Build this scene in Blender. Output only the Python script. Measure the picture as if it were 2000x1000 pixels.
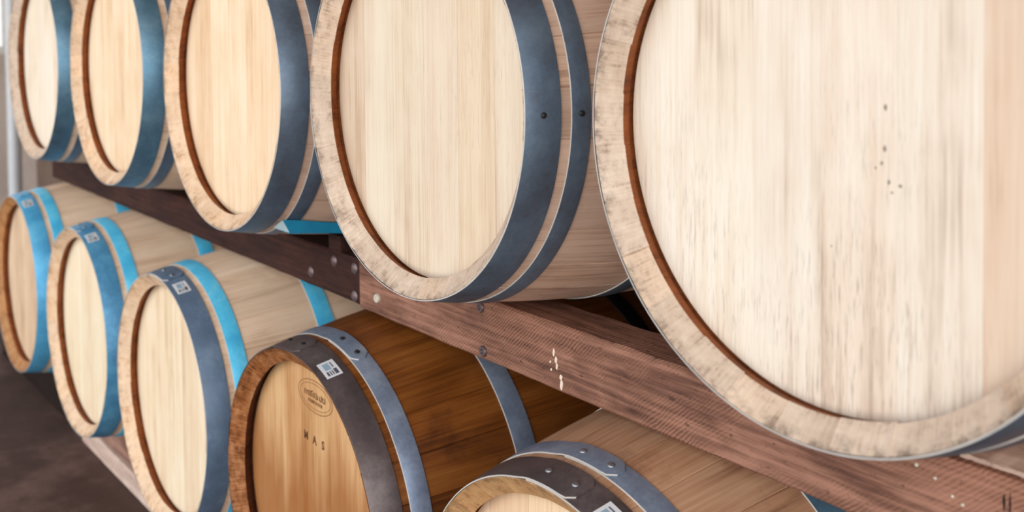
import bpy, bmesh, math, random
from math import sin, cos, pi, radians, sqrt
from mathutils import Vector, Matrix

for o in list(bpy.data.objects):
    bpy.data.objects.remove(o, do_unlink=True)
S = bpy.context.scene
COL = S.collection
ZF = 1.39                      # height of the camera over the floor

# ------------------------------------------------------------------ camera
cam = bpy.data.cameras.new('camera')
cam.sensor_width = 36.0
cam.lens = 2071.84 / 2000 * 36.0
cam.shift_y = -0.2004
cam.clip_start = 0.05
cam.dof.use_dof = True
cam.dof.focus_distance = 1.50
cam.dof.aperture_fstop = 4.2
camo = bpy.data.objects.new('camera', cam)
COL.objects.link(camo)
yaw, pit, rol = 0.90772, -0.03297, 0.00883
R = Matrix.Rotation(yaw, 4, 'Z') @ Matrix.Rotation(pit, 4, 'X') @ Matrix.Rotation(rol, 4, 'Y')
camo.matrix_world = Matrix.Translation((0, 0, ZF)) @ R @ Matrix.Rotation(pi / 2, 4, 'X')
S.camera = camo

# ------------------------------------------------------------------ daylight
w = bpy.data.worlds.new('daylight'); S.world = w
w.use_nodes = True
wn = w.node_tree
bgn = wn.nodes['Background']
wtc = wn.nodes.new('ShaderNodeTexCoord')
wsep = wn.nodes.new('ShaderNodeSeparateXYZ')
wr = wn.nodes.new('ShaderNodeValToRGB')
wn.links.new(wtc.outputs['Generated'], wsep.inputs[0])
wn.links.new(wsep.outputs['Z'], wr.inputs[0])
wr.color_ramp.elements[0].position = 0.0
wr.color_ramp.elements[0].color = (0.97, 0.93, 0.89, 1)
wr.color_ramp.elements[1].position = 0.55
wr.color_ramp.elements[1].color = (0.72, 0.86, 1.0, 1)
wn.links.new(wr.outputs[0], bgn.inputs['Color'])
bgn.inputs['Strength'].default_value = 1.35

sun = bpy.data.lights.new('overcast_sun', 'SUN')
sun.energy = 1.25
sun.angle = radians(70)
sun.color = (1.0, 0.975, 0.94)
suno = bpy.data.objects.new('overcast_sun', sun)
COL.objects.link(suno)
suno.rotation_euler = Vector((-0.50, 0.82, -0.26)).to_track_quat('-Z', 'Y').to_euler()

S.view_settings.view_transform = 'Standard'
S.view_settings.look = 'None'
S.view_settings.gamma = 1.0
S.view_settings.exposure = 0.46
S.view_settings.use_curve_mapping = False


# ------------------------------------------------------------------ node helper
def srgb(r, g, b):
    f = lambda c: (c / 255 / 12.92) if c / 255 <= 0.04045 else ((c / 255 + 0.055) / 1.055) ** 2.4
    return (f(r), f(g), f(b), 1)


class NT:
    def __init__(s, name):
        s.m = bpy.data.materials.new(name)
        s.m.use_nodes = True
        s.t = s.m.node_tree
        s.b = s.t.nodes['Principled BSDF']
        s.tc = s.t.nodes.new('ShaderNodeTexCoord')

    def n(s, typ, ins=None, **kw):
        nd = s.t.nodes.new(typ)
        for k, v in kw.items():
            setattr(nd, k, v)
        for k, v in (ins or {}).items():
            s.set(nd.inputs[k], v)
        return nd

    def set(s, sock, v):
        if isinstance(v, bpy.types.NodeSocket):
            s.t.links.new(v, sock)
        else:
            sock.default_value = v

    def math(s, op, a, b=0.0, c=None):
        nd = s.n('ShaderNodeMath', operation=op)
        s.set(nd.inputs[0], a); s.set(nd.inputs[1], b)
        if c is not None: s.set(nd.inputs[2], c)
        return nd.outputs[0]

    def obj(s):
        return s.tc.outputs['Object']

    def mapped(s, scale, loc=(0, 0, 0), vec=None):
        nd = s.n('ShaderNodeMapping')
        s.set(nd.inputs['Vector'], vec if vec is not None else s.obj())
        nd.inputs['Scale'].default_value = scale
        nd.inputs['Location'].default_value = loc
        return nd.outputs[0]

    def noise(s, vec, scale=1.0, detail=4.0, rough=0.55, dist=0.0):
        nd = s.n('ShaderNodeTexNoise')
        s.set(nd.inputs['Vector'], vec)
        nd.inputs['Scale'].default_value = scale
        nd.inputs['Detail'].default_value = detail
        nd.inputs['Roughness'].default_value = rough
        nd.inputs['Distortion'].default_value = dist
        return nd.outputs['Fac']

    def white(s, v):
        nd = s.n('ShaderNodeTexWhiteNoise', noise_dimensions='1D')
        s.set(nd.inputs['W'], v)
        return nd.outputs['Value']

    def ramp(s, fac, stops):
        nd = s.n('ShaderNodeValToRGB')
        s.set(nd.inputs[0], fac)
        cr = nd.color_ramp
        while len(cr.elements) < len(stops): cr.elements.new(0.5)
        for e, (p, c) in zip(cr.elements, stops):
            e.position = p; e.color = c if len(c) == 4 else (*c, 1)
        return nd.outputs[0]

    def remap(s, v, a, b, lo=0.0, hi=1.0):
        nd = s.n('ShaderNodeMapRange')
        s.set(nd.inputs[0], v)
        for i, x in zip((1, 2, 3, 4), (a, b, lo, hi)): nd.inputs[i].default_value = x
        return nd.outputs[0]

    def mix(s, fac, a, b, mode='MIX'):
        nd = s.n('ShaderNodeMix', data_type='RGBA', blend_type=mode)
        s.set(nd.inputs[0], fac); s.set(nd.inputs[6], a); s.set(nd.inputs[7], b)
        return nd.outputs[2]

    def bump(s, h, strength=0.3, dist=0.002):
        nd = s.n('ShaderNodeBump')
        s.set(nd.inputs['Height'], h)
        nd.inputs['Strength'].default_value = strength
        nd.inputs['Distance'].default_value = dist
        s.t.links.new(nd.outputs[0], s.b.inputs['Normal'])

    def done(s, col, rough=0.6, metal=0.0, spec=None):
        s.set(s.b.inputs['Base Color'], col)
        s.set(s.b.inputs['Roughness'], rough)
        s.set(s.b.inputs['Metallic'], metal)
        if spec is not None: s.b.inputs['Specular IOR Level'].default_value = spec
        return s.m


AXZ = 0.342      # barrel axis above the barrel's lowest point
HALF = 0.475     # half length


def head_material(name, seed, light, mid, dark, low_tone=None, board=0.088, off=0.0, flecks=1.0, knots=False, joint=0.35, pink=None):
    m = NT(name)
    sep = m.n('ShaderNodeSeparateXYZ', {0: m.obj()})
    x, z = sep.outputs['X'], sep.outputs['Z']
    bx = m.math('ADD', m.math('DIVIDE', x, board), 20.0 + off)
    bid = m.math('FLOOR', bx)
    bfr = m.math('FRACT', bx)
    tone = m.white(m.math('ADD', bid, seed * 7.31))
    # straight grain along the board, shifted from board to board
    shift = m.n('ShaderNodeCombineXYZ', {0: m.math('MULTIPLY', tone, 3.0), 1: seed, 2: m.math('MULTIPLY', tone, 11.0)})
    v = m.n('ShaderNodeVectorMath', {0: m.obj(), 1: shift.outputs[0]}, operation='ADD').outputs[0]
    fine = m.noise(m.mapped((230, 1, 7), vec=v), 1.0, 3, 0.6)
    bands = m.noise(m.mapped((42, 1, 1.6), vec=v), 1.0, 3, 0.5, 0.3)
    broad = m.noise(m.mapped((7, 1, 5), vec=v), 1.0, 3, 0.6)
    g = m.math('ADD', m.math('MULTIPLY', fine, 0.40), m.math('ADD', m.math('MULTIPLY', bands, 0.40), m.math('MULTIPLY', broad, 0.45)))
    col = m.ramp(m.remap(g, 0.40, 0.84), [(0.0, dark), (0.38, mid), (0.75, light), (1.0, light)])
    tint = m.ramp(tone, [(0.0, (0.90, 0.82, 0.76)), (0.3, (0.98, 0.93, 0.90)), (0.6, (1.0, 1.0, 1.0)), (1.0, (1.0, 0.98, 0.93))])
    col = m.mix(0.85, col, tint, 'MULTIPLY')
    if pink:
        inside = m.math('MULTIPLY', m.math('GREATER_THAN', x, pink[0]), m.math('LESS_THAN', x, pink[1]))
        col = m.mix(m.math('MULTIPLY', inside, pink[2]), col, (0.93, 0.80, 0.70, 1), 'MULTIPLY')
    # short dark pores
    fl = m.noise(m.mapped((760, 1, 38), (seed, 0, 0)), 1.0, 2, 0.5)
    zone = m.noise(m.mapped((4, 1, 3), (seed * 3, 0, 0)), 1.0, 2)
    flm = m.math('MULTIPLY', m.remap(fl, 0.57, 0.72), m.remap(zone, 0.42, 0.66, 0.04, 0.50 * flecks))
    col = m.mix(flm, col, (dark[0] * 0.36, dark[1] * 0.33, dark[2] * 0.3, 1))
    if knots:
        wig = m.noise(m.mapped((260, 1, 200)), 1.0, 2)
        for (px, pz, rx, rz) in ((.062, .033, .0024, .0042), (.0615, -.005, .0026, .0042), (.0585, -.019, .0020, .0026), (.052, -.024, .0014, .0018),
                                 (.066, -.036, .0020, .0030), (.0775, -.038, .0026, .0018), (.069, -.045, .0022, .0015), (.004, -.105, .0016, .0020)):
            dd = m.n('ShaderNodeVectorMath', {0: m.mapped((1 / rx, 0, 1 / rz)), 1: (px / rx, 0, (AXZ + pz) / rz)}, operation='DISTANCE').outputs['Value']
            kn = m.remap(m.math('ADD', dd, m.math('MULTIPLY', wig, 0.9)), 0.75, 1.45, 0.85, 0.0)
            col = m.mix(kn, col, (0.11, 0.085, 0.06, 1))
    # narrow joints
    edge = m.math('MINIMUM', bfr, m.math('SUBTRACT', 1.0, bfr))
    col = m.mix(m.remap(edge, 0.002, 0.010, joint, 0.0), col, (dark[0] * 0.5, dark[1] * 0.42, dark[2] * 0.35, 1))
    if low_tone:  # head tone deepens towards the bottom, with a streaky upper edge
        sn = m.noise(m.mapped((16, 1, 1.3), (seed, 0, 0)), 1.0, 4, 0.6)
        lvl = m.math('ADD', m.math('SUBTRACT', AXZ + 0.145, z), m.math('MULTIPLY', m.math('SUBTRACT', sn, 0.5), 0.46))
        col = m.mix(m.remap(lvl, 0.0, 0.13, 0.0, 0.70), col, m.mix(fine, low_tone[0], low_tone[1]))
    m.bump(m.math('ADD', fine, m.math('MULTIPLY', flm, -1.0)), 0.25, 0.0006)
    return m.done(col, 0.62, 0, 0.3)


def stave_material(name, seed, light, mid, dark, rough=0.55, blotch=0.5, staves=28):
    m = NT(name)
    sep = m.n('ShaderNodeSeparateXYZ', {0: m.obj()})
    x, y = sep.outputs['X'], sep.outputs['Y']
    z = m.math('SUBTRACT', sep.outputs['Z'], AXZ)
    ang = m.math('ARCTAN2', x, z)
    st = m.math('ADD', m.math('MULTIPLY', ang, staves / (2 * pi)), staves)
    sid = m.math('FLOOR', m.math('ADD', st, 0.5))
    tone = m.white(m.math('ADD', sid, seed * 3.7))
    v = m.n('ShaderNodeCombineXYZ', {0: m.math('MULTIPLY', ang, 0.34), 1: y, 2: m.math('ADD', m.math('MULTIPLY', tone, 4.0), seed)}).outputs[0]
    fine = m.noise(m.mapped((190, 5, 1), vec=v), 1.0, 4, 0.6)
    broad = m.noise(m.mapped((14, 3.2, 1), vec=v), 1.0, 4, 0.6, 0.6)
    bl = m.noise(m.mapped((9, 9, 9), (seed, 0, 0)), 1.0, 5, 0.65)
    g = m.math('ADD', m.math('MULTIPLY', fine, 0.5), m.math('MULTIPLY', broad, 0.6))
    col = m.ramp(m.remap(g, 0.36, 0.74), [(0.0, dark), (0.45, mid), (1.0, light)])
    tint = m.ramp(tone, [(0.0, (0.80, 0.76, 0.72)), (0.5, (1, 1, 1)), (1.0, (1.0, 0.95, 0.88))])
    col = m.mix(0.8, col, tint, 'MULTIPLY')
    col = m.mix(m.remap(bl, 0.55, 0.75, 0.0, blotch), col, (dark[0] * 0.6, dark[1] * 0.55, dark[2] * 0.5, 1))
    m.bump(g, 0.25, 0.0008)
    return m.done(col, m.remap(bl, 0.3, 0.7, rough - 0.08, rough + 0.12), 0, 0.4)


def chime_material(name, seed, light, mid, dark, grime=0.35, staves=28):
    m = NT(name)
    sep = m.n('ShaderNodeSeparateXYZ', {0: m.obj()})
    x = sep.outputs['X']; z = m.math('SUBTRACT', sep.outputs['Z'], AXZ)
    ang = m.math('ARCTAN2', x, z)
    sid = m.math('FLOOR', m.math('ADD', m.math('MULTIPLY', ang, staves / (2 * pi)), staves + 0.5))
    tone = m.white(m.math('ADD', sid, seed * 5.1))
    rad = m.math('SQRT', m.math('ADD', m.math('MULTIPLY', x, x), m.math('MULTIPLY', z, z)))
    v = m.n('ShaderNodeCombineXYZ', {0: m.math('MULTIPLY', ang, 0.28), 1: rad, 2: seed}).outputs[0]
    rays = m.noise(m.mapped((260, 30, 1), vec=v), 1.0, 3, 0.6)
    cloud = m.noise(m.mapped((30, 60, 1), vec=v), 1.0, 5, 0.7)
    col = m.ramp(m.remap(m.math('ADD', m.math('MULTIPLY', rays, 0.35), m.math('MULTIPLY', cloud, 0.65)), 0.34, 0.66),
                 [(0.0, dark), (0.4, mid), (1.0, light)])
    tint = m.ramp(tone, [(0.0, (0.84, 0.80, 0.76)), (0.5, (1, 1, 1)), (1.0, (1.0, 0.93, 0.85))])
    col = m.mix(0.8, col, tint, 'MULTIPLY')
    gr = m.noise(m.mapped((46, 46, 46), (seed, 1, 2)), 1.0, 5, 0.75)
    col = m.mix(m.remap(gr, 0.56, 0.72, 0.0, grime), col, (dark[0] * 0.4, dark[1] * 0.42, dark[2] * 0.45, 1))
    col = m.mix(m.math('MULTIPLY', m.remap(rad, 0.2755, 0.2862), m.remap(gr, 0.44, 0.62, 0.0, grime * 1.4)), col, (dark[0] * 0.45, dark[1] * 0.45, dark[2] * 0.46, 1))
    m.bump(rays, 0.25, 0.0006)
    return m.done(col, 0.7, 0, 0.3)


def hoop_material(name, seed, a, b, c, metal=0.65, rough=0.42, wear=0.5):
    m = NT(name)
    n1 = m.noise(m.mapped((14, 14, 14), (seed, 0, 0)), 1.0, 5, 0.6)
    n2 = m.noise(m.mapped((120, 120, 120), (seed, 3, 0)), 1.0, 4, 0.7)
    n3 = m.noise(m.mapped((38, 38, 38), (seed, 5, 2)), 1.0, 6, 0.75, 0.8)
    col = m.ramp(m.remap(m.math('ADD', m.math('MULTIPLY', n1, 0.7), m.math('MULTIPLY', n2, 0.3)), 0.30, 0.70), [(0, a), (0.5, b), (1, c)])
    col = m.mix(m.remap(n3, 0.62, 0.80, 0.0, wear), col, (min(1, c[0] * 1.7 + 0.03), min(1, c[1] * 1.7 + 0.03), min(1, c[2] * 1.7 + 0.03), 1))
    m.bump(n2, 0.15, 0.0004)
    return m.done(col, m.remap(n1, 0.35, 0.65, rough - 0.04, rough + 0.06), metal)


def timber_material(name, seed, light, mid, dark, saw=0.6):
    m = NT(name)
    fine = m.noise(m.mapped((5, 90, 150), (seed, 0, 0)), 1.0, 5, 0.65)
    broad = m.noise(m.mapped((6, 16, 22), (seed, 1, 0)), 1.0, 5, 0.65, 0.4)
    sep = m.n('ShaderNodeSeparateXYZ', {0: m.obj()})
    # slanting bandsaw marks
    ph = m.math('ADD', m.math('MULTIPLY', sep.outputs['X'], 900.0), m.math('MULTIPLY', sep.outputs['Z'], -1000.0))
    wob = m.math('MULTIPLY', m.noise(m.mapped((22, 22, 22)), 1.0, 4), 16.0)
    wv = m.math('MULTIPLY', m.math('ADD', m.math('SINE', m.math('ADD', ph, wob)), 1.0), 0.5)
    pat = m.remap(m.noise(m.mapped((7, 12, 12), (seed * 2, 0, 4)), 1.0, 3, 0.6), 0.42, 0.6)
    sawm = m.math('MULTIPLY', m.math('MULTIPLY', wv, pat), saw)
    g = m.math('ADD', m.math('MULTIPLY', fine, 0.5), m.math('MULTIPLY', broad, 0.5))
    col = m.ramp(m.remap(g, 0.36, 0.64), [(0, dark), (0.5, mid), (1, light)])
    col = m.mix(m.math('MULTIPLY', sawm, 0.55), col, (min(1, light[0] * 1.5), min(1, light[1] * 1.45), min(1, light[2] * 1.4), 1))
    pit_ = m.noise(m.mapped((70, 120, 120), (seed, 7, 0)), 1.0, 3, 0.6)
    col = m.mix(m.remap(pit_, 0.62, 0.72, 0, 0.6), col, (dark[0] * 0.4, dark[1] * 0.4, dark[2] * 0.4, 1))
    m.bump(m.math('ADD', g, m.math('MULTIPLY', sawm, 0.8)), 0.5, 0.0018)
    return m.done(col, 0.8, 0, 0.25)


def plain(name, col, rough=0.6, metal=0.0, var=0.12, scale=30):
    m = NT(name)
    n = m.noise(m.mapped((scale,) * 3), 1.0, 4, 0.6)
    c = m.mix(m.remap(n, 0.3, 0.7), tuple(x * (1 - var) for x in col[:3]) + (1,), tuple(min(1, x * (1 + var)) for x in col[:3]) + (1,))
    return m.done(c, rough, metal)


# ------------------------------------------------------------------ mesh helpers
def link(name, bm, mats, parent=None, smooth=35):
    me = bpy.data.meshes.new(name)
    bmesh.ops.recalc_face_normals(bm, faces=bm.faces)
    bm.to_mesh(me); bm.free()
    for mt in (mats if isinstance(mats, (list, tuple)) else [mats]): me.materials.append(mt)
    if smooth:
        for p in me.polygons: p.use_smooth = True
        me.set_sharp_from_angle(angle=radians(smooth))
    o = bpy.data.objects.new(name, me)
    COL.objects.link(o)
    if parent: o.parent = parent
    return o


def tag(o, label, cat, group=None):
    o['label'] = label; o['category'] = cat
    if group: o['group'] = group
    return o


def struct(o, label=None):
    o['kind'] = 'structure'
    if label: o['label'] = label
    return o


def thing(name, label, cat, loc, group=None):
    o = bpy.data.objects.new(name, None)
    COL.objects.link(o)
    o.location = loc
    o.empty_display_size = 0.1
    return tag(o, label, cat, group)


def box_bm(x0, x1, y0, y1, z0, z1, bev=0.0, bm=None, seg=2):
    own = bm is None
    if own: bm = bmesh.new()
    r = bmesh.ops.create_cube(bm, size=1.0)
    for v in r['verts']:
        v.co = Vector(((x0 + x1) / 2 + v.co.x * (x1 - x0), (y0 + y1) / 2 + v.co.y * (y1 - y0), (z0 + z1) / 2 + v.co.z * (z1 - z0)))
    if bev:
        es = list({e for v in r['verts'] for e in v.link_edges})
        bmesh.ops.bevel(bm, geom=es, offset=bev, segments=seg, affect='EDGES', profile=0.6)
    return bm


# ------------------------------------------------------------------ barrel parts
RB, RH = AXZ, 0.29


def prof(t):
    return RB - (RB - RH) * ((t - HALF) / HALF) ** 2


NST, SEG = 28, 6


def ring_angles():
    a = []
    step = 2 * pi / NST
    gap = 0.0035
    for i in range(NST):
        c = (i - 0.5) * step           # joint
        a.append((c, 1.0))
        a.append((c + gap, 0.0))
        for k in range(1, SEG):
            a.append((c + step * k / SEG, 0.0))
        a.append((c + step - gap, 0.0))
    return a


ANG = ring_angles()


def P(t, r, a):
    return Vector((r * sin(a), t - HALF, AXZ + r * cos(a)))


def body_bm(jit, lip):
    """Shell of staves: croze, chime bevel, bulged outside, chime and croze at the back. Slot 0 staves, slot 1 chime."""
    rng = random.Random(jit)
    sj = [rng.uniform(-0.0010, 0.0010) for _ in range(NST)]
    tj = [rng.uniform(-0.0008, 0.0008) for _ in range(NST)]
    pr = [(0.056, 0.2660, 2), (0.048, 0.2722, 2), (0.042, 0.2722, 2), (0.036, 0.2670, 2), (0.0238, lip, 2), (0.0228, lip, 1),
          (0.0035, 0.2828, 1), (0.0008, 0.2862, 1), (0.0, 0.2868, 1), (0.0004, 0.2876, 0)]
    n = 26
    for i in range(1, n):
        t = 0.95 * i / n
        pr.append((t, prof(t) - 0.0022, 0))
    pr += [(0.9496, 0.2876, 0), (0.95, 0.2868, 1), (0.9275, 0.261, 1), (0.907, 0.2722, 1), (0.894, 0.266, 1)]
    bm = bmesh.new()
    rows = []
    for j, (t, r, s) in enumerate(pr):
        row = []
        for i, (a, g) in enumerate(ANG):
            k = (i // (SEG + 2)) % NST
            rr = r
            if s == 0: rr -= 0.0016 * g
            else:
                rr += (0.0005 * g if j < 5 else -0.0007 * g)
                if 4 <= j <= 6: rr += sj[k]
            tt = t + (tj[k] if 4 <= j <= 9 else 0)
            row.append(bm.verts.new(P(tt, rr, a)))
        rows.append(row)
    m = len(ANG)
    for j in range(len(rows) - 1):
        mi = pr[j][2] if pr[j][2] else pr[j + 1][2]
        for i in range(m):
            f = bm.faces.new((rows[j][i], rows[j][(i + 1) % m], rows[j + 1][(i + 1) % m], rows[j + 1][i]))
            f.material_index = mi
    return bm


def head_bm(t, out):
    bm = bmesh.new()
    n = 120
    c = 0.004
    r0 = 0.2680
    f = [bm.verts.new(P(t, r0 - 0.001, 2 * pi * i / n)) for i in range(n)]
    e = [bm.verts.new(P(t + 0.001 * out, r0, 2 * pi * i / n)) for i in range(n)]
    b = [bm.verts.new(P(t + 0.022 * out, r0 - 0.006, 2 * pi * i / n)) for i in range(n)]
    bm.faces.new(f)
    for i in range(n):
        k = (i + 1) % n
        bm.faces.new((f[i], f[k], e[k], e[i])); bm.faces.new((e[i], e[k], b[k], b[i]))
    bm.faces.new(list(reversed(b)))
    return bm


def hoop_bm(t0, t1, lap, lap_len=radians(17), th=0.0021, ripple=0.0, seed=0):
    """Riveted strip bent round the staves; its loose end laps over the start at angle `lap`."""
    rng = random.Random(seed)
    bm = bmesh.new()
    total = 2 * pi + lap_len
    n = 190
    sec = []
    ph = [rng.uniform(0, 6.28) for _ in range(4)]
    for i in range(n + 1):
        s = total * i / n
        over = 0.0
        d = s - (2 * pi - radians(4))
        if d > 0: over = min(1.0, d / radians(4)) * (th + 0.0002)
        a = lap - lap_len / 2 + s
        rip = ripple * (sin(3 * a + ph[0]) + 0.6 * sin(7 * a + ph[1]) + 0.4 * sin(13 * a + ph[2]))
        cut = 0.0
        rem = total - s
        if rem < radians(2.2): cut = (1 - rem / radians(2.2)) * 0.011
        u0, u1 = t0 + rip + cut, t1 - rip * 0.4 - cut
        p0, p1 = prof(max(u0, 0)) - 0.0019 + over, prof(u1) - 0.0019 + over
        sec.append([bm.verts.new(P(u0, p0, a)), bm.verts.new(P(u0, p0 + th * 0.75, a)), bm.verts.new(P(u0 + 0.0006, p0 + th, a)),
                    bm.verts.new(P(u1 - 0.0006, p1 + th, a)), bm.verts.new(P(u1, p1 + th * 0.75, a)), bm.verts.new(P(u1, p1, a))])
    for i in range(n):
        for k in range(6):
            q = (k + 1) % 6
            f = bm.faces.new((sec[i][k], sec[i][q], sec[i + 1][q], sec[i + 1][k]))
            f.material_index = 1 if k < 2 else 0
    bm.faces.new(sec[0]); bm.faces.new(list(reversed(sec[-1])))
    return bm


def frame_at(t, a, lift):
    """origin, along-axis, round-the-hoop and outward unit vectors on the barrel's surface"""
    r = prof(t) + lift
    o = P(t, r, a)
    tang = Vector((cos(a), 0, -sin(a)))
    sl = (prof(t + 0.005) - prof(t - 0.005)) / 0.01
    ax = (Vector((0, 1, 0)) + Vector((sin(a), 0, cos(a))) * sl).normalized()
    return o, ax, tang, ax.cross(tang).normalized() * -1 if False else tang.cross(ax).normalized()


def rivet_bm(t, a, lift=0.0022, rad=0.0052, h=0.0030):
    o, ax, tg, nn = frame_at(t, a, lift)
    if nn.dot(Vector((sin(a), 0, cos(a)))) < 0: nn = -nn
    bm = bmesh.new()
    rows = []
    for rr, hh in ((1.0, -0.001), (1.0, 0.15), (0.88, 0.55), (0.6, 0.87), (0.25, 1.0)):
        rows.append([bm.verts.new(o + (ax * cos(b) + tg * sin(b)) * rad * rr + nn * h * hh) for b in [2 * pi * i / 14 for i in range(14)]])
    for j in range(4):
        for i in range(14):
            bm.faces.new((rows[j][i], rows[j][(i + 1) % 14], rows[j + 1][(i + 1) % 14], rows[j + 1][i]))
    bm.faces.new(rows[-1]); bm.faces.new(list(reversed(rows[0])))
    return bm


def paper_bm(t0, t1, a0, a1, marks, lift=0.0006):
    bm = bmesh.new()

    def patch(ta, tb, aa, ab, lf, mi, na=8):
        r0 = []
        for i in range(na + 1):
            a = aa + (ab - aa) * i / na
            r0.append((bm.verts.new(P(ta, prof(ta) + lf, a)), bm.verts.new(P(tb, prof(tb) + lf, a)),
                       bm.verts.new(P(tb, prof(tb) + lf - 0.0004, a)), bm.verts.new(P(ta, prof(ta) + lf - 0.0004, a))))
        for i in range(na):
            for k in range(4):
                f = bm.faces.new((r0[i][k], r0[i][(k + 1) % 4], r0[i + 1][(k + 1) % 4], r0[i + 1][k])); f.material_index = mi
        for q in (r0[0], r0[-1]):
            f = bm.faces.new(q); f.material_index = mi
    patch(t0, t1, a0, a1, lift, 0)
    for (u0, u1, v0, v1, mi) in marks:
        patch(t0 + (t1 - t0) * u0, t0 + (t1 - t0) * u1, a0 + (a1 - a0) * v0, a0 + (a1 - a0) * v1, lift + 0.0004, mi, 3)
    return bm


M = {}
M['paper'] = plain('label_paper', srgb(232, 232, 234), 0.5, 0, 0.04)
M['ink'] = plain('label_ink', srgb(88, 88, 100), 0.6)
M['inkblue'] = plain('label_blue_ink', srgb(158, 184, 200), 0.6)
M['edge'] = plain('hoop_edge_glint', srgb(205, 200, 194), 0.5, 0.2)  # pale colour paints in the light caught by the hoop's front edge
M['rear_hoop'] = hoop_material('shade_dark_rear_hoop', 201, srgb(30, 28, 30), srgb(40, 38, 40), srgb(54, 52, 54), 0.3, 0.6, 0.1)  # darker than the front hoops: shade behind the rack put into the colour
M['rivet'] = plain('rivet_steel', srgb(150, 150, 155), 0.35, 0.8)
M['rivet_dark'] = plain('rivet_dark_steel', srgb(52, 48, 48), 0.5, 0.5)
M['brand'] = plain('burnt_brand', srgb(104, 62, 28), 0.8)
M['brand_pale'] = plain('faint_brand', srgb(158, 112, 68), 0.8)

STEEL_BLUE = (srgb(92, 96, 106), srgb(104, 120, 138), srgb(122, 142, 160))
STEEL_GREY = (srgb(84, 98, 116), srgb(98, 118, 142), srgb(124, 144, 164))
STEEL_DARK = (srgb(88, 78, 78), srgb(108, 96, 95), srgb(136, 124, 122))
STEEL_PALE = (srgb(116, 128, 152), srgb(144, 158, 180), srgb(180, 192, 208))
CYAN = (srgb(64, 176, 228), srgb(92, 206, 246), srgb(150, 230, 252))
BLUE = (srgb(86, 112, 134), srgb(100, 140, 164), srgb(130, 164, 184))

PALE = (srgb(240, 231, 217), srgb(231, 216, 198), srgb(194, 173, 154))
WARM = (srgb(252, 232, 202), srgb(244, 216, 180), srgb(212, 174, 132))
BUFF = (srgb(253, 239, 212), srgb(246, 225, 192), srgb(214, 186, 148))
SIDE = (srgb(236, 206, 186), srgb(220, 188, 166), srgb(182, 146, 124))
SIDEPALE = (srgb(250, 224, 196), srgb(240, 208, 178), srgb(206, 170, 140))
AMBER = (srgb(156, 96, 42), srgb(122, 68, 24), srgb(74, 36, 10))
CHIME = (srgb(228, 209, 190), srgb(208, 186, 166), srgb(156, 132, 114))
CHIMEW = (srgb(242, 216, 188), srgb(230, 198, 166), srgb(184, 140, 104))


CROZE = {}


def barrel(name, label, x, y, z, seed, head, side, chime, hoops, paper=True, group=None,
           low_tone=None, board=0.088, off=0.0, flecks=1.0, knots=False, blotch=0.5, rough=0.55, grime=0.35, laps=None, rivets=('rivet',) * 3, single=False, lip=0.2605, pink=None):
    if name not in CROZE: CROZE[name] = chime_material('brown_croze_' + name, seed + 0.5, *((srgb(160, 94, 50), srgb(132, 72, 34), srgb(84, 40, 15)) if name != 'amber_lower' else (srgb(92, 50, 24), srgb(70, 34, 14), srgb(44, 18, 6))), grime=0.3)
    croze = CROZE[name]  # croze wall is a darker brown than the chime
    t = thing('wine_barrel', label, 'barrel', (x, y + HALF, z + ZF - AXZ), group)
    hm = head_material('head_oak_' + name, seed, *head, low_tone=low_tone, board=board, off=off, flecks=flecks, knots=knots, joint=0.08 if knots else 0.3, pink=pink)
    sm = stave_material('stave_oak_' + name, seed, *side, rough=rough, blotch=blotch)
    cm = chime_material('chime_oak_' + name, seed, *chime, grime=grime)
    link('stave_body', body_bm(seed, lip), [sm, cm, croze], t, 30)
    h1 = link('barrel_head', head_bm(0.043, 1), hm, t, 30)
    link('barrel_head', head_bm(0.907, -1), hm, t, 30)
    out = []
    rows = [(0.0, 0.0515), (0.0665, 0.0955), (0.270, 0.312), (0.638, 0.680), (0.8545, 0.8835), (0.8985, 0.95)]
    if paper: rows[1] = (0.0650, 0.1000)
    laps = laps or [radians(a) for a in (150, 165, 140)]
    for i, (t0, t1) in enumerate(rows):
        k = i if i < 3 else 5 - i
        mt = hoops[k] if i < 3 else M['rear_hoop']
        h = link('hoop', hoop_bm(t0, t1, laps[k], ripple=0.0002, seed=seed * 10 + i), [mt, mt if (i > 2 or name in DARK_EDGE and k == 0) else M['edge']], t, 40)
        out.append(h)
        if i < 3:
            tm = (t0 + t1) / 2
            for da in ((0.0,) if single else (-radians(5.0), radians(5.0))):
                link('rivet', rivet_bm(tm, (radians(90.2) if single and i < 2 else laps[k] + da), (0.0003 if single and i < 2 else 0.0024), 0.0042 if single else 0.0052), M[rivets[k]], h, 40)
    if paper:
        marks = [(0.20, 0.58, 0.14, 0.56, 2), (0.16, 0.28, 0.66, 0.90, 1), (0.36, 0.42, 0.64, 0.90, 1), (0.50, 0.56, 0.64, 0.90, 1),
                 (0.64, 0.84, 0.58, 0.90, 1), (0.70, 0.76, 0.14, 0.48, 1)]
        link('paper_label', paper_bm(0.0105, 0.0395, radians(15.0), radians(23.2), marks, 0.0010), [M['paper'], M['ink'], M['inkblue']], out[0], 0)
    return t, h1, out


DARK_EDGE = {'amber_lower'}


def hoops3(name, seed, a, b, c, metal=0.6, rough=0.42, wear=0.3):
    return [hoop_material(f'hoop_{name}_{i}', seed + i * 1.7, *s, metal=metal, rough=rough, wear=wear) for i, s in enumerate((a, b, c))]


# ------------------------------------------------------------------ setting
def quad_struct(name, mt, x0, x1, y0, y1, z0, z1, label):
    return struct(link(name, box_bm(x0, x1, y0, y1, z0, z1), mt, None, 0), label)


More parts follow.
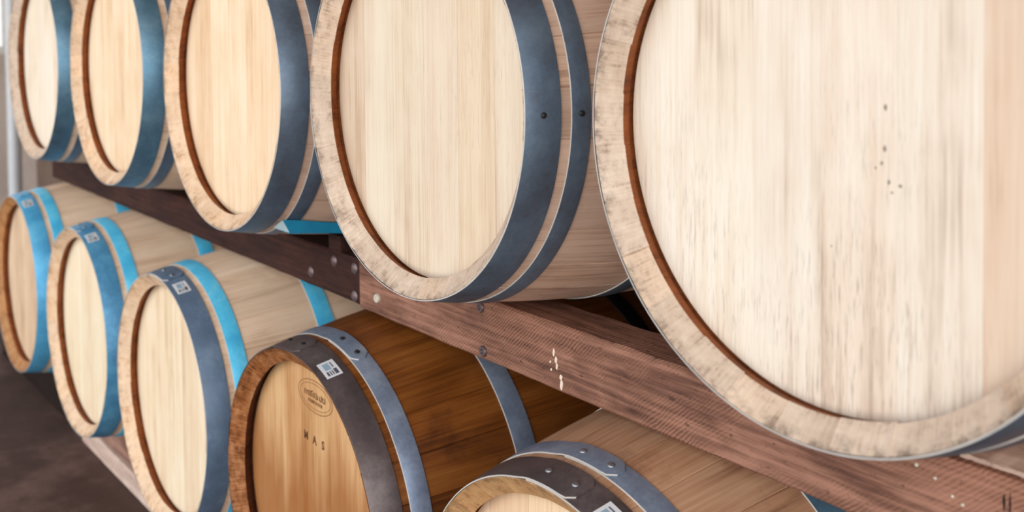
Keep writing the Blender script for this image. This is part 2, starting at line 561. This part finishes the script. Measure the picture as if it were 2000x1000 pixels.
fm = NT('floor_concrete')
f1 = fm.noise(fm.mapped((1.3, 1.3, 1)), 1.0, 6, 0.65)
f2 = fm.noise(fm.mapped((7, 7, 1)), 1.0, 6, 0.7)
fcol = fm.ramp(fm.remap(fm.math('ADD', fm.math('MULTIPLY', f1, 0.6), fm.math('MULTIPLY', f2, 0.4)), 0.36, 0.64),
               [(0, srgb(58, 36, 28)), (0.5, srgb(82, 55, 45)), (1, srgb(126, 95, 84))])
fm.bump(f2, 0.2, 0.004)
fm.done(fcol, 0.75)
quad_struct('floor', fm.m, -7.6, 3.0, -4.0, 1.98, -0.12, 0.0, 'brown concrete cellar floor')

wm = NT('wall_plaster')
wn1 = wm.noise(wm.mapped((2.2, 2.2, 2.2)), 1.0, 6, 0.65)
wm.bump(wn1, 0.2, 0.006)
wm.done(wm.ramp(wm.remap(wn1, 0.35, 0.65), [(0, srgb(198, 182, 172)), (1, srgb(222, 210, 200))]), 0.9)
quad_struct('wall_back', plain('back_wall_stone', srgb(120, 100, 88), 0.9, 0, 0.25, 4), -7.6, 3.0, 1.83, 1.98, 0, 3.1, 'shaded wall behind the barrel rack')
# left wall with a bright window opening
bm = bmesh.new()
box_bm(-7.65, -7.5, 1.70, 1.83, 0, 3.1, 0, bm)
box_bm(-7.65, -7.5, -0.6, 1.70, 0, 1.17, 0, bm)
box_bm(-7.65, -7.5, -0.6, 1.70, 2.5, 3.1, 0, bm)
box_bm(-7.65, -7.5, -4.0, -0.6, 0, 3.1, 0, bm)
struct(link('wall_left', bm, wm.m, None, 0), 'pale plaster end wall of the cellar')
bm = bmesh.new()
for (a, b, c, d) in ((-0.6, 1.70, 1.17, 1.22), (-0.6, 1.70, 2.45, 2.5), (-0.6, -0.55, 1.22, 2.45), (1.65, 1.70, 1.22, 2.45), (0.64, 0.69, 1.22, 2.45)):
    box_bm(-7.62, -7.55, a, b, c, d, 0, bm)
struct(link('window_1', bm, plain('window_frame_paint', srgb(225, 225, 222), 0.5), None, 0), 'white framed window in the far end wall')
quad_struct('ceiling', plain('ceiling_boards', srgb(150, 122, 100), 0.85, 0, 0.2, 5), -7.6, 3.0, -1.6, 1.98, 3.1, 3.2, 'timber ceiling above the rack')

# steel post by the far end
bm = bmesh.new()
bmesh.ops.create_cone(bm, cap_ends=True, segments=32, radius1=0.031, radius2=0.031, depth=3.09)
for v in bm.verts: v.co.z += 1.545
pt = thing('steel_post', 'pale grey steel post standing beyond the far end of the barrel rack', 'post', (-5.5, 1.245, 0))
link('post_shaft', bm, plain('post_paint', srgb(206, 210, 214), 0.45, 0.1, 0.05), pt, 40)
bm = bmesh.new()
box_bm(-0.07, 0.07, -0.07, 0.07, 0, 0.010, 0.002, bm)
link('base_plate', bm, plain('post_plate', srgb(170, 174, 178), 0.5, 0.3), pt, 40)

# ------------------------------------------------------------------ timber bearers
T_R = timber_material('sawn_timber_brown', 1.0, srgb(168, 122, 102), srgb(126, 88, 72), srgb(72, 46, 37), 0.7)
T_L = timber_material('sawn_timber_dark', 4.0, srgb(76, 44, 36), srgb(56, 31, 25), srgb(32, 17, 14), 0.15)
T_P = timber_material('pale_rail', 7.0, srgb(232, 208, 192), srgb(212, 184, 168), srgb(176, 146, 132), 0.1)
T_K = timber_material('shade_black_timber', 11.0, srgb(46, 28, 20), srgb(32, 19, 13), srgb(18, 10, 7), 0.05)  # near-black colour puts the shade under the far barrel into the wood
T_B = timber_material('bearer_brown', 9.0, srgb(176, 138, 120), srgb(148, 110, 94), srgb(104, 72, 60), 0.1)
ZT, ZB = ZF - 0.4535, ZF - 0.5530


def beam(name, label, x0, x1, y0, y1, z0, z1, mt, cat='beam', group=None, seed=0, cuts=60):
    rng = random.Random(seed)
    bm = bmesh.new()
    ox, oy = (x0 + x1) / 2, (y0 + y1) / 2
    sec0 = []
    b = min(0.004, (z1 - z0) * 0.2)
    cs = [(y0 + b, z0), (y1 - b, z0), (y1, z0 + b), (y1, z1 - b), (y1 - b, z1), (y0 + b, z1), (y0, z1 - b), (y0, z0 + b)]
    for i in range(cuts + 1):
        x = x0 + (x1 - x0) * i / cuts
        row = []
        for (yy, zz) in cs:
            row.append(bm.verts.new((x - ox, yy - oy + rng.uniform(-.0007, .0007), zz - z0 + rng.uniform(-.0007, .0007))))
        sec0.append(row)
    for i in range(cuts):
        for k in range(8):
            q = (k + 1) % 8
            bm.faces.new((sec0[i][k], sec0[i][q], sec0[i + 1][q], sec0[i + 1][k]))
    bm.faces.new(sec0[0]); bm.faces.new(list(reversed(sec0[-1])))
    t = thing(name, label, cat, (ox, oy, z0), group)
    link('timber', bm, mt, t, 30)
    t['ox'] = ox; t['oy'] = oy
    return t


XJ = -1.757
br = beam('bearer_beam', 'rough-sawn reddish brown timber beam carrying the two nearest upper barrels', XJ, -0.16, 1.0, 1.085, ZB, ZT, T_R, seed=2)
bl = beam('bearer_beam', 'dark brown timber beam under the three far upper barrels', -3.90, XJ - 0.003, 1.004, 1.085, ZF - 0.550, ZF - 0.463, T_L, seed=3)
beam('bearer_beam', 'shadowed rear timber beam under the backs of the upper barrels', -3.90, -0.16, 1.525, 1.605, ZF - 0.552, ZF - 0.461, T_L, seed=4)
beam('floor_bearer', 'brown timber bearer under the fronts of the lower barrels', -3.60, -0.66, 1.012, 1.095, 0.060, 0.1745, T_B, 'bearer', seed=5)
beam('floor_rail', 'pale rail lying on the floor beneath the near lower barrels', -3.60, -0.66, 1.0, 1.125, 0.0, 0.060, T_P, 'rail', seed=6)
beam('floor_bearer', 'timber bearer, coloured black for the shade, on the floor beneath the farthest lower barrel', -4.75, -3.62, 1.012, 1.095, 0.0, 0.180, T_K, 'bearer', seed=7)
beam('floor_bearer', 'rear timber bearer on the floor under the backs of the lower barrels', -4.05, -0.66, 1.53, 1.61, 0.0, 0.1765, T_L, 'bearer', seed=8)


def screw_bm(rad, h, washer=False):
    """Disc facing -Y with a dished centre."""
    bm = bmesh.new()
    rows = []
    pr = [(1.0, 0.003), (1.0, -h * 0.6), (0.86, -h), (0.45, -h), (0.36, -h * 0.45), (0.05, -h * 0.45)] if washer else [(1.0, 0.003), (1.0, -h * 0.3), (0.7, -h * 0.8), (0.2, -h)]
    for r, yy in pr:
        rows.append([bm.verts.new((rad * r * cos(2 * pi * i / 16), yy, rad * r * sin(2 * pi * i / 16))) for i in range(16)])
    for j in range(len(rows) - 1):
        for i in range(16):
            bm.faces.new((rows[j][i], rows[j][(i + 1) % 16], rows[j + 1][(i + 1) % 16], rows[j + 1][i]))
    bm.faces.new(rows[-1]); bm.faces.new(rows[0])
    return bm


def on_beam(b, name, x, z, bm, mt, yfront, label=None):
    o = link(name, bm, mt, b, 40)
    o.location = (x - b['ox'], yfront - b['oy'], z + ZF - b.location.z)
    if label: o['label'] = label
    return o


ZINC = plain('zinc_screw', srgb(214, 206, 190), 0.45, 0.2)
DULL = plain('dull_nail', srgb(120, 104, 104), 0.4, 0.7)
WHT = plain('white_paint_spot', srgb(236, 214, 196), 0.7)
on_beam(br, 'washer_screw', -1.690, -0.520, screw_bm(0.0085, 0.005, True), ZINC, 1.0, 'pale washer head screw')
for x, z in ((-1.367, -0.468), (-1.361, -0.538)):
    on_beam(br, 'nail_head', x, z, screw_bm(0.009, 0.004, True), DULL, 1.0, 'dull grey nail head')
for x, z, r in ((-0.602, -0.471, .0022), (-0.581, -0.478, .0019), (-0.562, -0.490, .0019), (-0.551, -0.495, .0019)):
    on_beam(br, 'staple_tip', x, z, screw_bm(r, 0.002), ZINC, 1.0)
for x, z in ((-1.781, -0.482), (-1.782, -0.536), (-1.862, -0.482), (-1.961, -0.522)):
    on_beam(bl, 'bolt_head', x, z, screw_bm(0.011, 0.005), DULL, 1.004, 'grey bolt head')
# weather splits in the front of the brown beam near its right end
bm = bmesh.new()
for (x, z0, z1, wd) in ((-0.509, -0.488, -0.468, .0014), (-0.503, -0.494, -0.464, .0010), (-0.516, -0.500, -0.489, .0008)):
    f0 = [bm.verts.new((x + a + 0.509, -0.0006, c + 0.48)) for a, c in ((-wd * .2, z0), (wd, (z0 + z1) / 2), (wd * .3, z1), (-wd, (z0 + z1) / 2 + .004))]
    f1 = [bm.verts.new((v.co.x, 0.002, v.co.z)) for v in f0]
    bm.faces.new(f0)
    for i in range(4): bm.faces.new((f0[i], f0[(i + 1) % 4], f1[(i + 1) % 4], f1[i]))
on_beam(br, 'weather_split', -0.509, -0.480, bm, plain('dark_split', srgb(40, 24, 20), 0.9), 1.0, 'dark weather splits')
ps = beam('lit_top_strip', 'thin added strip with light put into its pale colour on top of the brown beam beside the nearest upper barrel', -0.562, -0.17, 1.013, 1.080, ZT + 0.0005, ZT + 0.0055,
          timber_material('lit_top_wood', 13.0, srgb(226, 204, 188), srgb(204, 178, 162), srgb(160, 132, 116), 0.1), 'strip', seed=9)  # added strip; its pale colour stands for light on the beam's top face
# dribbles of white paint on the front of the brown beam
bm = bmesh.new()
rng = random.Random(5)
for (x, z, sx, sz) in ((-1.186, -0.497, .0022, .006), (-1.181, -0.507, .0026, .005), (-1.179, -0.516, .0022, .005), (-1.170, -0.530, .003, .004),
                       (-1.169, -0.541, .0030, .008), (-1.194, -0.513, .0016, .002), (-1.192, -0.524, .0016, .002)):
    vs = [bm.verts.new((x + sx * cos(k) + 0.2 * sx * sin(3 * k), -0.0009, z + sz * sin(k))) for k in [2 * pi * i / 12 for i in range(12)]]
    vb = [bm.verts.new((v.co.x, 0.001, v.co.z)) for v in vs]
    bm.faces.new(vs)
    for i in range(12): bm.faces.new((vs[i], vs[(i + 1) % 12], vb[(i + 1) % 12], vb[i]))
for v in bm.verts: v.co.x -= -1.18; v.co.z -= -0.52
on_beam(br, 'paint_drip', -1.18, -0.52, bm, WHT, 1.0, 'white paint drips')

# chock between the dark beam and the third upper barrel
U = {'U1': (-0.6184, 0.8270, -0.1203), 'U2': (-1.3294, 0.8317, -0.1257), 'U3': (-2.0171, 0.8288, -0.1302),
     'U4': (-2.7322, 0.8296, -0.1264), 'U5': (-3.4304, 0.8289, -0.1316)}
L = {'L5': (-3.7922, 0.8468, -0.8775), 'L4': (-3.1017, 0.8471, -0.8796), 'L3': (-2.4179, 0.8408, -0.8819),
     'L2': (-1.7179, 0.8367, -0.8844), 'L1': (-1.0180, 0.8425, -0.8859)}


u3 = U['U3']
ck = thing('wooden_chock', 'bright blue painted wedge driven under the right flank of the third upper barrel', 'chock', (-1.87, 1.0, ZF - 0.463))


def flank(x, y):
    rr = prof(y - u3[1]) + 0.0012
    return u3[2] - sqrt(rr * rr - (x - u3[0]) ** 2)


bm = bmesh.new()
rows = []
for i in range(13):
    y = 0.886 + (1.055 - 0.886) * i / 12
    sk = 0.010 * (1 - i / 12)
    xr = -1.846
    zb = -0.4095 - 0.021 * i / 12
    zr = min(flank(xr, y), zb + 0.026)
    xl = -1.886 + 0.020 * i / 12
    zl = max(min(flank(xl, y), zb + 0.02), zb + 0.0015)
    rows.append([bm.verts.new((a + 1.87, b - 1.0, c + 0.463)) for a, b, c in
                 ((xl, y + (0.012 if i == 0 else 0), zb), (xl, y, zl), (xr, y, zr), (xr, y + (0.014 if i == 0 else 0), zb))])
for a, b in zip(rows, rows[1:]):
    for k in range(4):
        bm.faces.new((a[k], a[(k + 1) % 4], b[(k + 1) % 4], b[k]))
f = bm.faces.new(rows[0]); f.material_index = 1
bm.faces.new(rows[-1])
o = link('painted_wedge', bm, [plain('blue_wedge_paint', srgb(24, 138, 178), 0.5, 0, 0.12), plain('pale_end_grain', srgb(190, 214, 220), 0.7)], ck, 30)
o['label'] = 'bright blue painted wedge'
link('packing_block', box_bm(-0.020, 0.030, 0.006, 0.060, 0.0, 0.0315, 0.002), T_L, ck, 30)

# ------------------------------------------------------------------ barrels
UG, LG = 'upper row of wine barrels', 'lower row of wine barrels'
DEG = lambda *a: [radians(q) for q in a]
barrel('nearest_upper', 'nearest upper barrel, its huge pale head cropped by the right edge of the photo', *U['U1'], 1, PALE, SIDE, CHIME,
       hoops3('a', 11, STEEL_BLUE, STEEL_BLUE, STEEL_BLUE), False, UG, off=0.098, board=0.082, flecks=1.2, knots=True, grime=0.5,
       laps=DEG(60, 75, 100), lip=0.2632, pink=(0.156, 0.4, 0.55))
barrel('second_upper', 'second upper barrel from the right, pale head with two dark steel hoops beside it', *U['U2'], 2, (srgb(235, 222, 201), srgb(226, 208, 185), srgb(198, 172, 145)), SIDE, CHIME,
       hoops3('b', 21, STEEL_BLUE, STEEL_BLUE, STEEL_BLUE), False, UG, off=0.07, board=0.088, flecks=0.6,
       laps=DEG(-100, -80, 120), rivets=('rivet_dark',) * 3, single=True, pink=(0.082, 0.170, 0.5))
barrel('third_upper', 'third upper barrel from the right, resting on the blue-topped chock', *U['U3'], 3, WARM, SIDE, CHIMEW,
       hoops3('c', 31, STEEL_BLUE, STEEL_BLUE, STEEL_BLUE), False, UG, off=0.4, flecks=0.3, laps=DEG(20, 30, 40))
barrel('fourth_upper', 'upper barrel second from the far left end, peach head with a blue-grey hoop', *U['U4'], 4, WARM, SIDEPALE, CHIMEW,
       hoops3('d', 41, BLUE, STEEL_BLUE, STEEL_BLUE), False, UG, off=0.6, flecks=0.2, laps=DEG(20, 30, 40))
barrel('fifth_upper', 'farthest upper barrel at the left end, narrow cream head beside the bright window', *U['U5'], 5, (srgb(252, 243, 228), srgb(245, 230, 208), srgb(214, 192, 168)), SIDEPALE, CHIME,
       hoops3('e', 51, BLUE, STEEL_BLUE, STEEL_BLUE), False, UG, off=0.1, flecks=0.1, laps=DEG(20, 30, 40))

barrel('nearest_lower', 'nearest lower barrel at the bottom edge, only its top and riveted hoops in view', *L['L1'], 6, (srgb(246, 218, 184), srgb(236, 204, 168), srgb(204, 168, 130)),
       (srgb(208, 166, 132), srgb(184, 138, 106), srgb(134, 92, 66)), (srgb(206, 168, 122), srgb(184, 142, 98), srgb(128, 92, 58)),
       hoops3('f', 61, STEEL_DARK, STEEL_PALE, BLUE), True, LG, laps=DEG(0.5, 1.2, 100), blotch=0.6)
t2, h2, o2 = barrel('amber_lower', 'amber lower barrel with an oval brand burnt into its head', *L['L2'], 7,
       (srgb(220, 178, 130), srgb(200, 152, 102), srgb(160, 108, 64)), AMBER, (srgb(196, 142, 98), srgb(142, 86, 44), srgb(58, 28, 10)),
       hoops3('g', 71, STEEL_DARK, STEEL_PALE, STEEL_PALE), True, LG, low_tone=(srgb(168, 98, 40), srgb(132, 72, 22)), flecks=0.2, blotch=0.75, rough=0.4,
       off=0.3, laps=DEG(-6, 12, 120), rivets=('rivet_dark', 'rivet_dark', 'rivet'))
barrel('third_lower', 'third lower barrel from the right, cream head with slate hoop and cyan second hoop', *L['L3'], 8, BUFF, SIDEPALE, CHIMEW,
       hoops3('h', 81, STEEL_GREY, CYAN, CYAN, 0.2), True, LG, off=0.5, flecks=0.5, laps=DEG(2, 140, 140), blotch=0.2)
barrel('fourth_lower', 'fourth lower barrel from the right, cream head inside a deep blue front hoop', *L['L4'], 9, BUFF, SIDEPALE, CHIMEW,
       hoops3('i', 91, (srgb(62, 116, 152), srgb(82, 148, 188), srgb(112, 178, 212)), CYAN, CYAN, 0.2), True, LG, off=0.8, flecks=0.2, laps=DEG(0, 140, 140), blotch=0.2)
barrel('fifth_lower', 'farthest lower barrel cut by the left edge, tan head with a cyan-blue hoop', *L['L5'], 10,
       (srgb(240, 214, 182), srgb(222, 192, 160), srgb(184, 148, 116)), SIDEPALE, (srgb(206, 158, 112), srgb(180, 128, 82), srgb(120, 74, 40)),
       hoops3('j', 101, (srgb(62, 142, 190), srgb(88, 178, 224), srgb(122, 206, 240)), CYAN, CYAN, 0.2), True, LG, off=0.2, flecks=0.2, laps=DEG(0, 140, 140), blotch=0.2)

# oval brand and stamped letters on the amber barrel's head
YF = 0.043 - HALF


def flat(bm, pts, d=0.0005):
    a = [bm.verts.new((x, YF - d, AXZ + z)) for x, z in pts]
    b = [bm.verts.new((x, YF + 0.0005, AXZ + z)) for x, z in pts]
    bm.faces.new(a)
    n = len(a)
    for i in range(n): bm.faces.new((a[i], a[(i + 1) % n], b[(i + 1) % n], b[i]))


bm = bmesh.new()
cx, cz = 0.006, 0.2005


def oval(ax, az, wd):
    n = 64
    for i in range(n):
        p = []
        for k in (i, i + 1):
            a = 2 * pi * k / n
            p.append(((cx + ax * cos(a), cz + az * sin(a)), (cx + (ax - wd) * cos(a), cz + (az - wd) * sin(a))))
        flat(bm, [p[0][0], p[1][0], p[1][1], p[0][1]])


oval(0.066, 0.030, 0.0020)
oval(0.058, 0.0235, 0.0013)
o = link('oval_brand', bm, M['brand_pale'], h2, 0)
o['label'] = 'oval cooper brand burnt into the wood'
bm = bmesh.new()
rng = random.Random(12)
x = cx - 0.040
while x < cx + 0.040:           # illegible upright strokes of the branded words
    hh = rng.uniform(0.008, 0.012)
    z0 = cz - 0.003
    flat(bm, [(x, z0), (x + 0.0024, z0), (x + 0.0024, z0 + hh), (x, z0 + hh)])
    if rng.random() < 0.6:
        zz = z0 + rng.choice((0.0, hh - 0.0022, hh * 0.45))
        flat(bm, [(x + 0.0024, zz), (x + 0.0056, zz), (x + 0.0056, zz + 0.0022), (x + 0.0024, zz + 0.0022)])
    x += rng.choice((0.0055, 0.0072))
x = cx - 0.026
while x < cx + 0.028:
    flat(bm, [(x, cz - 0.0135), (x + 0.0020, cz - 0.0135), (x + 0.0020, cz - 0.0075), (x, cz - 0.0075)])
    x += rng.choice((0.0036, 0.0052))
link('brand_lettering', bm, M['brand'], h2, 0)


def text_bm(txt, size):
    cu = bpy.data.curves.new('stamp_text', 'FONT')
    cu.body = txt; cu.size = size; cu.align_x = 'CENTER'; cu.extrude = 0.0005; cu.offset = size * 0.03
    cu.space_character = 1.15
    ob = bpy.data.objects.new('stamp_text', cu)
    COL.objects.link(ob)
    dg = bpy.context.evaluated_depsgraph_get()
    me = bpy.data.meshes.new_from_object(ob.evaluated_get(dg))
    bm = bmesh.new(); bm.from_mesh(me)
    bpy.data.objects.remove(ob); bpy.data.curves.remove(cu); bpy.data.meshes.remove(me)
    return bm


bm = bmesh.new()
for ch, x in (('M', -0.031), ('A', 0.002), ('S', 0.034)):
    tb = text_bm(ch, 0.021)
    mp = {v: bm.verts.new((v.co.x + x, YF - v.co.z, v.co.y + AXZ + 0.1135)) for v in tb.verts}
    for f in tb.faces:
        bm.faces.new([mp[v] for v in f.verts])
    tb.free()
link('stamped_letters', bm, M['brand'], h2, 0)
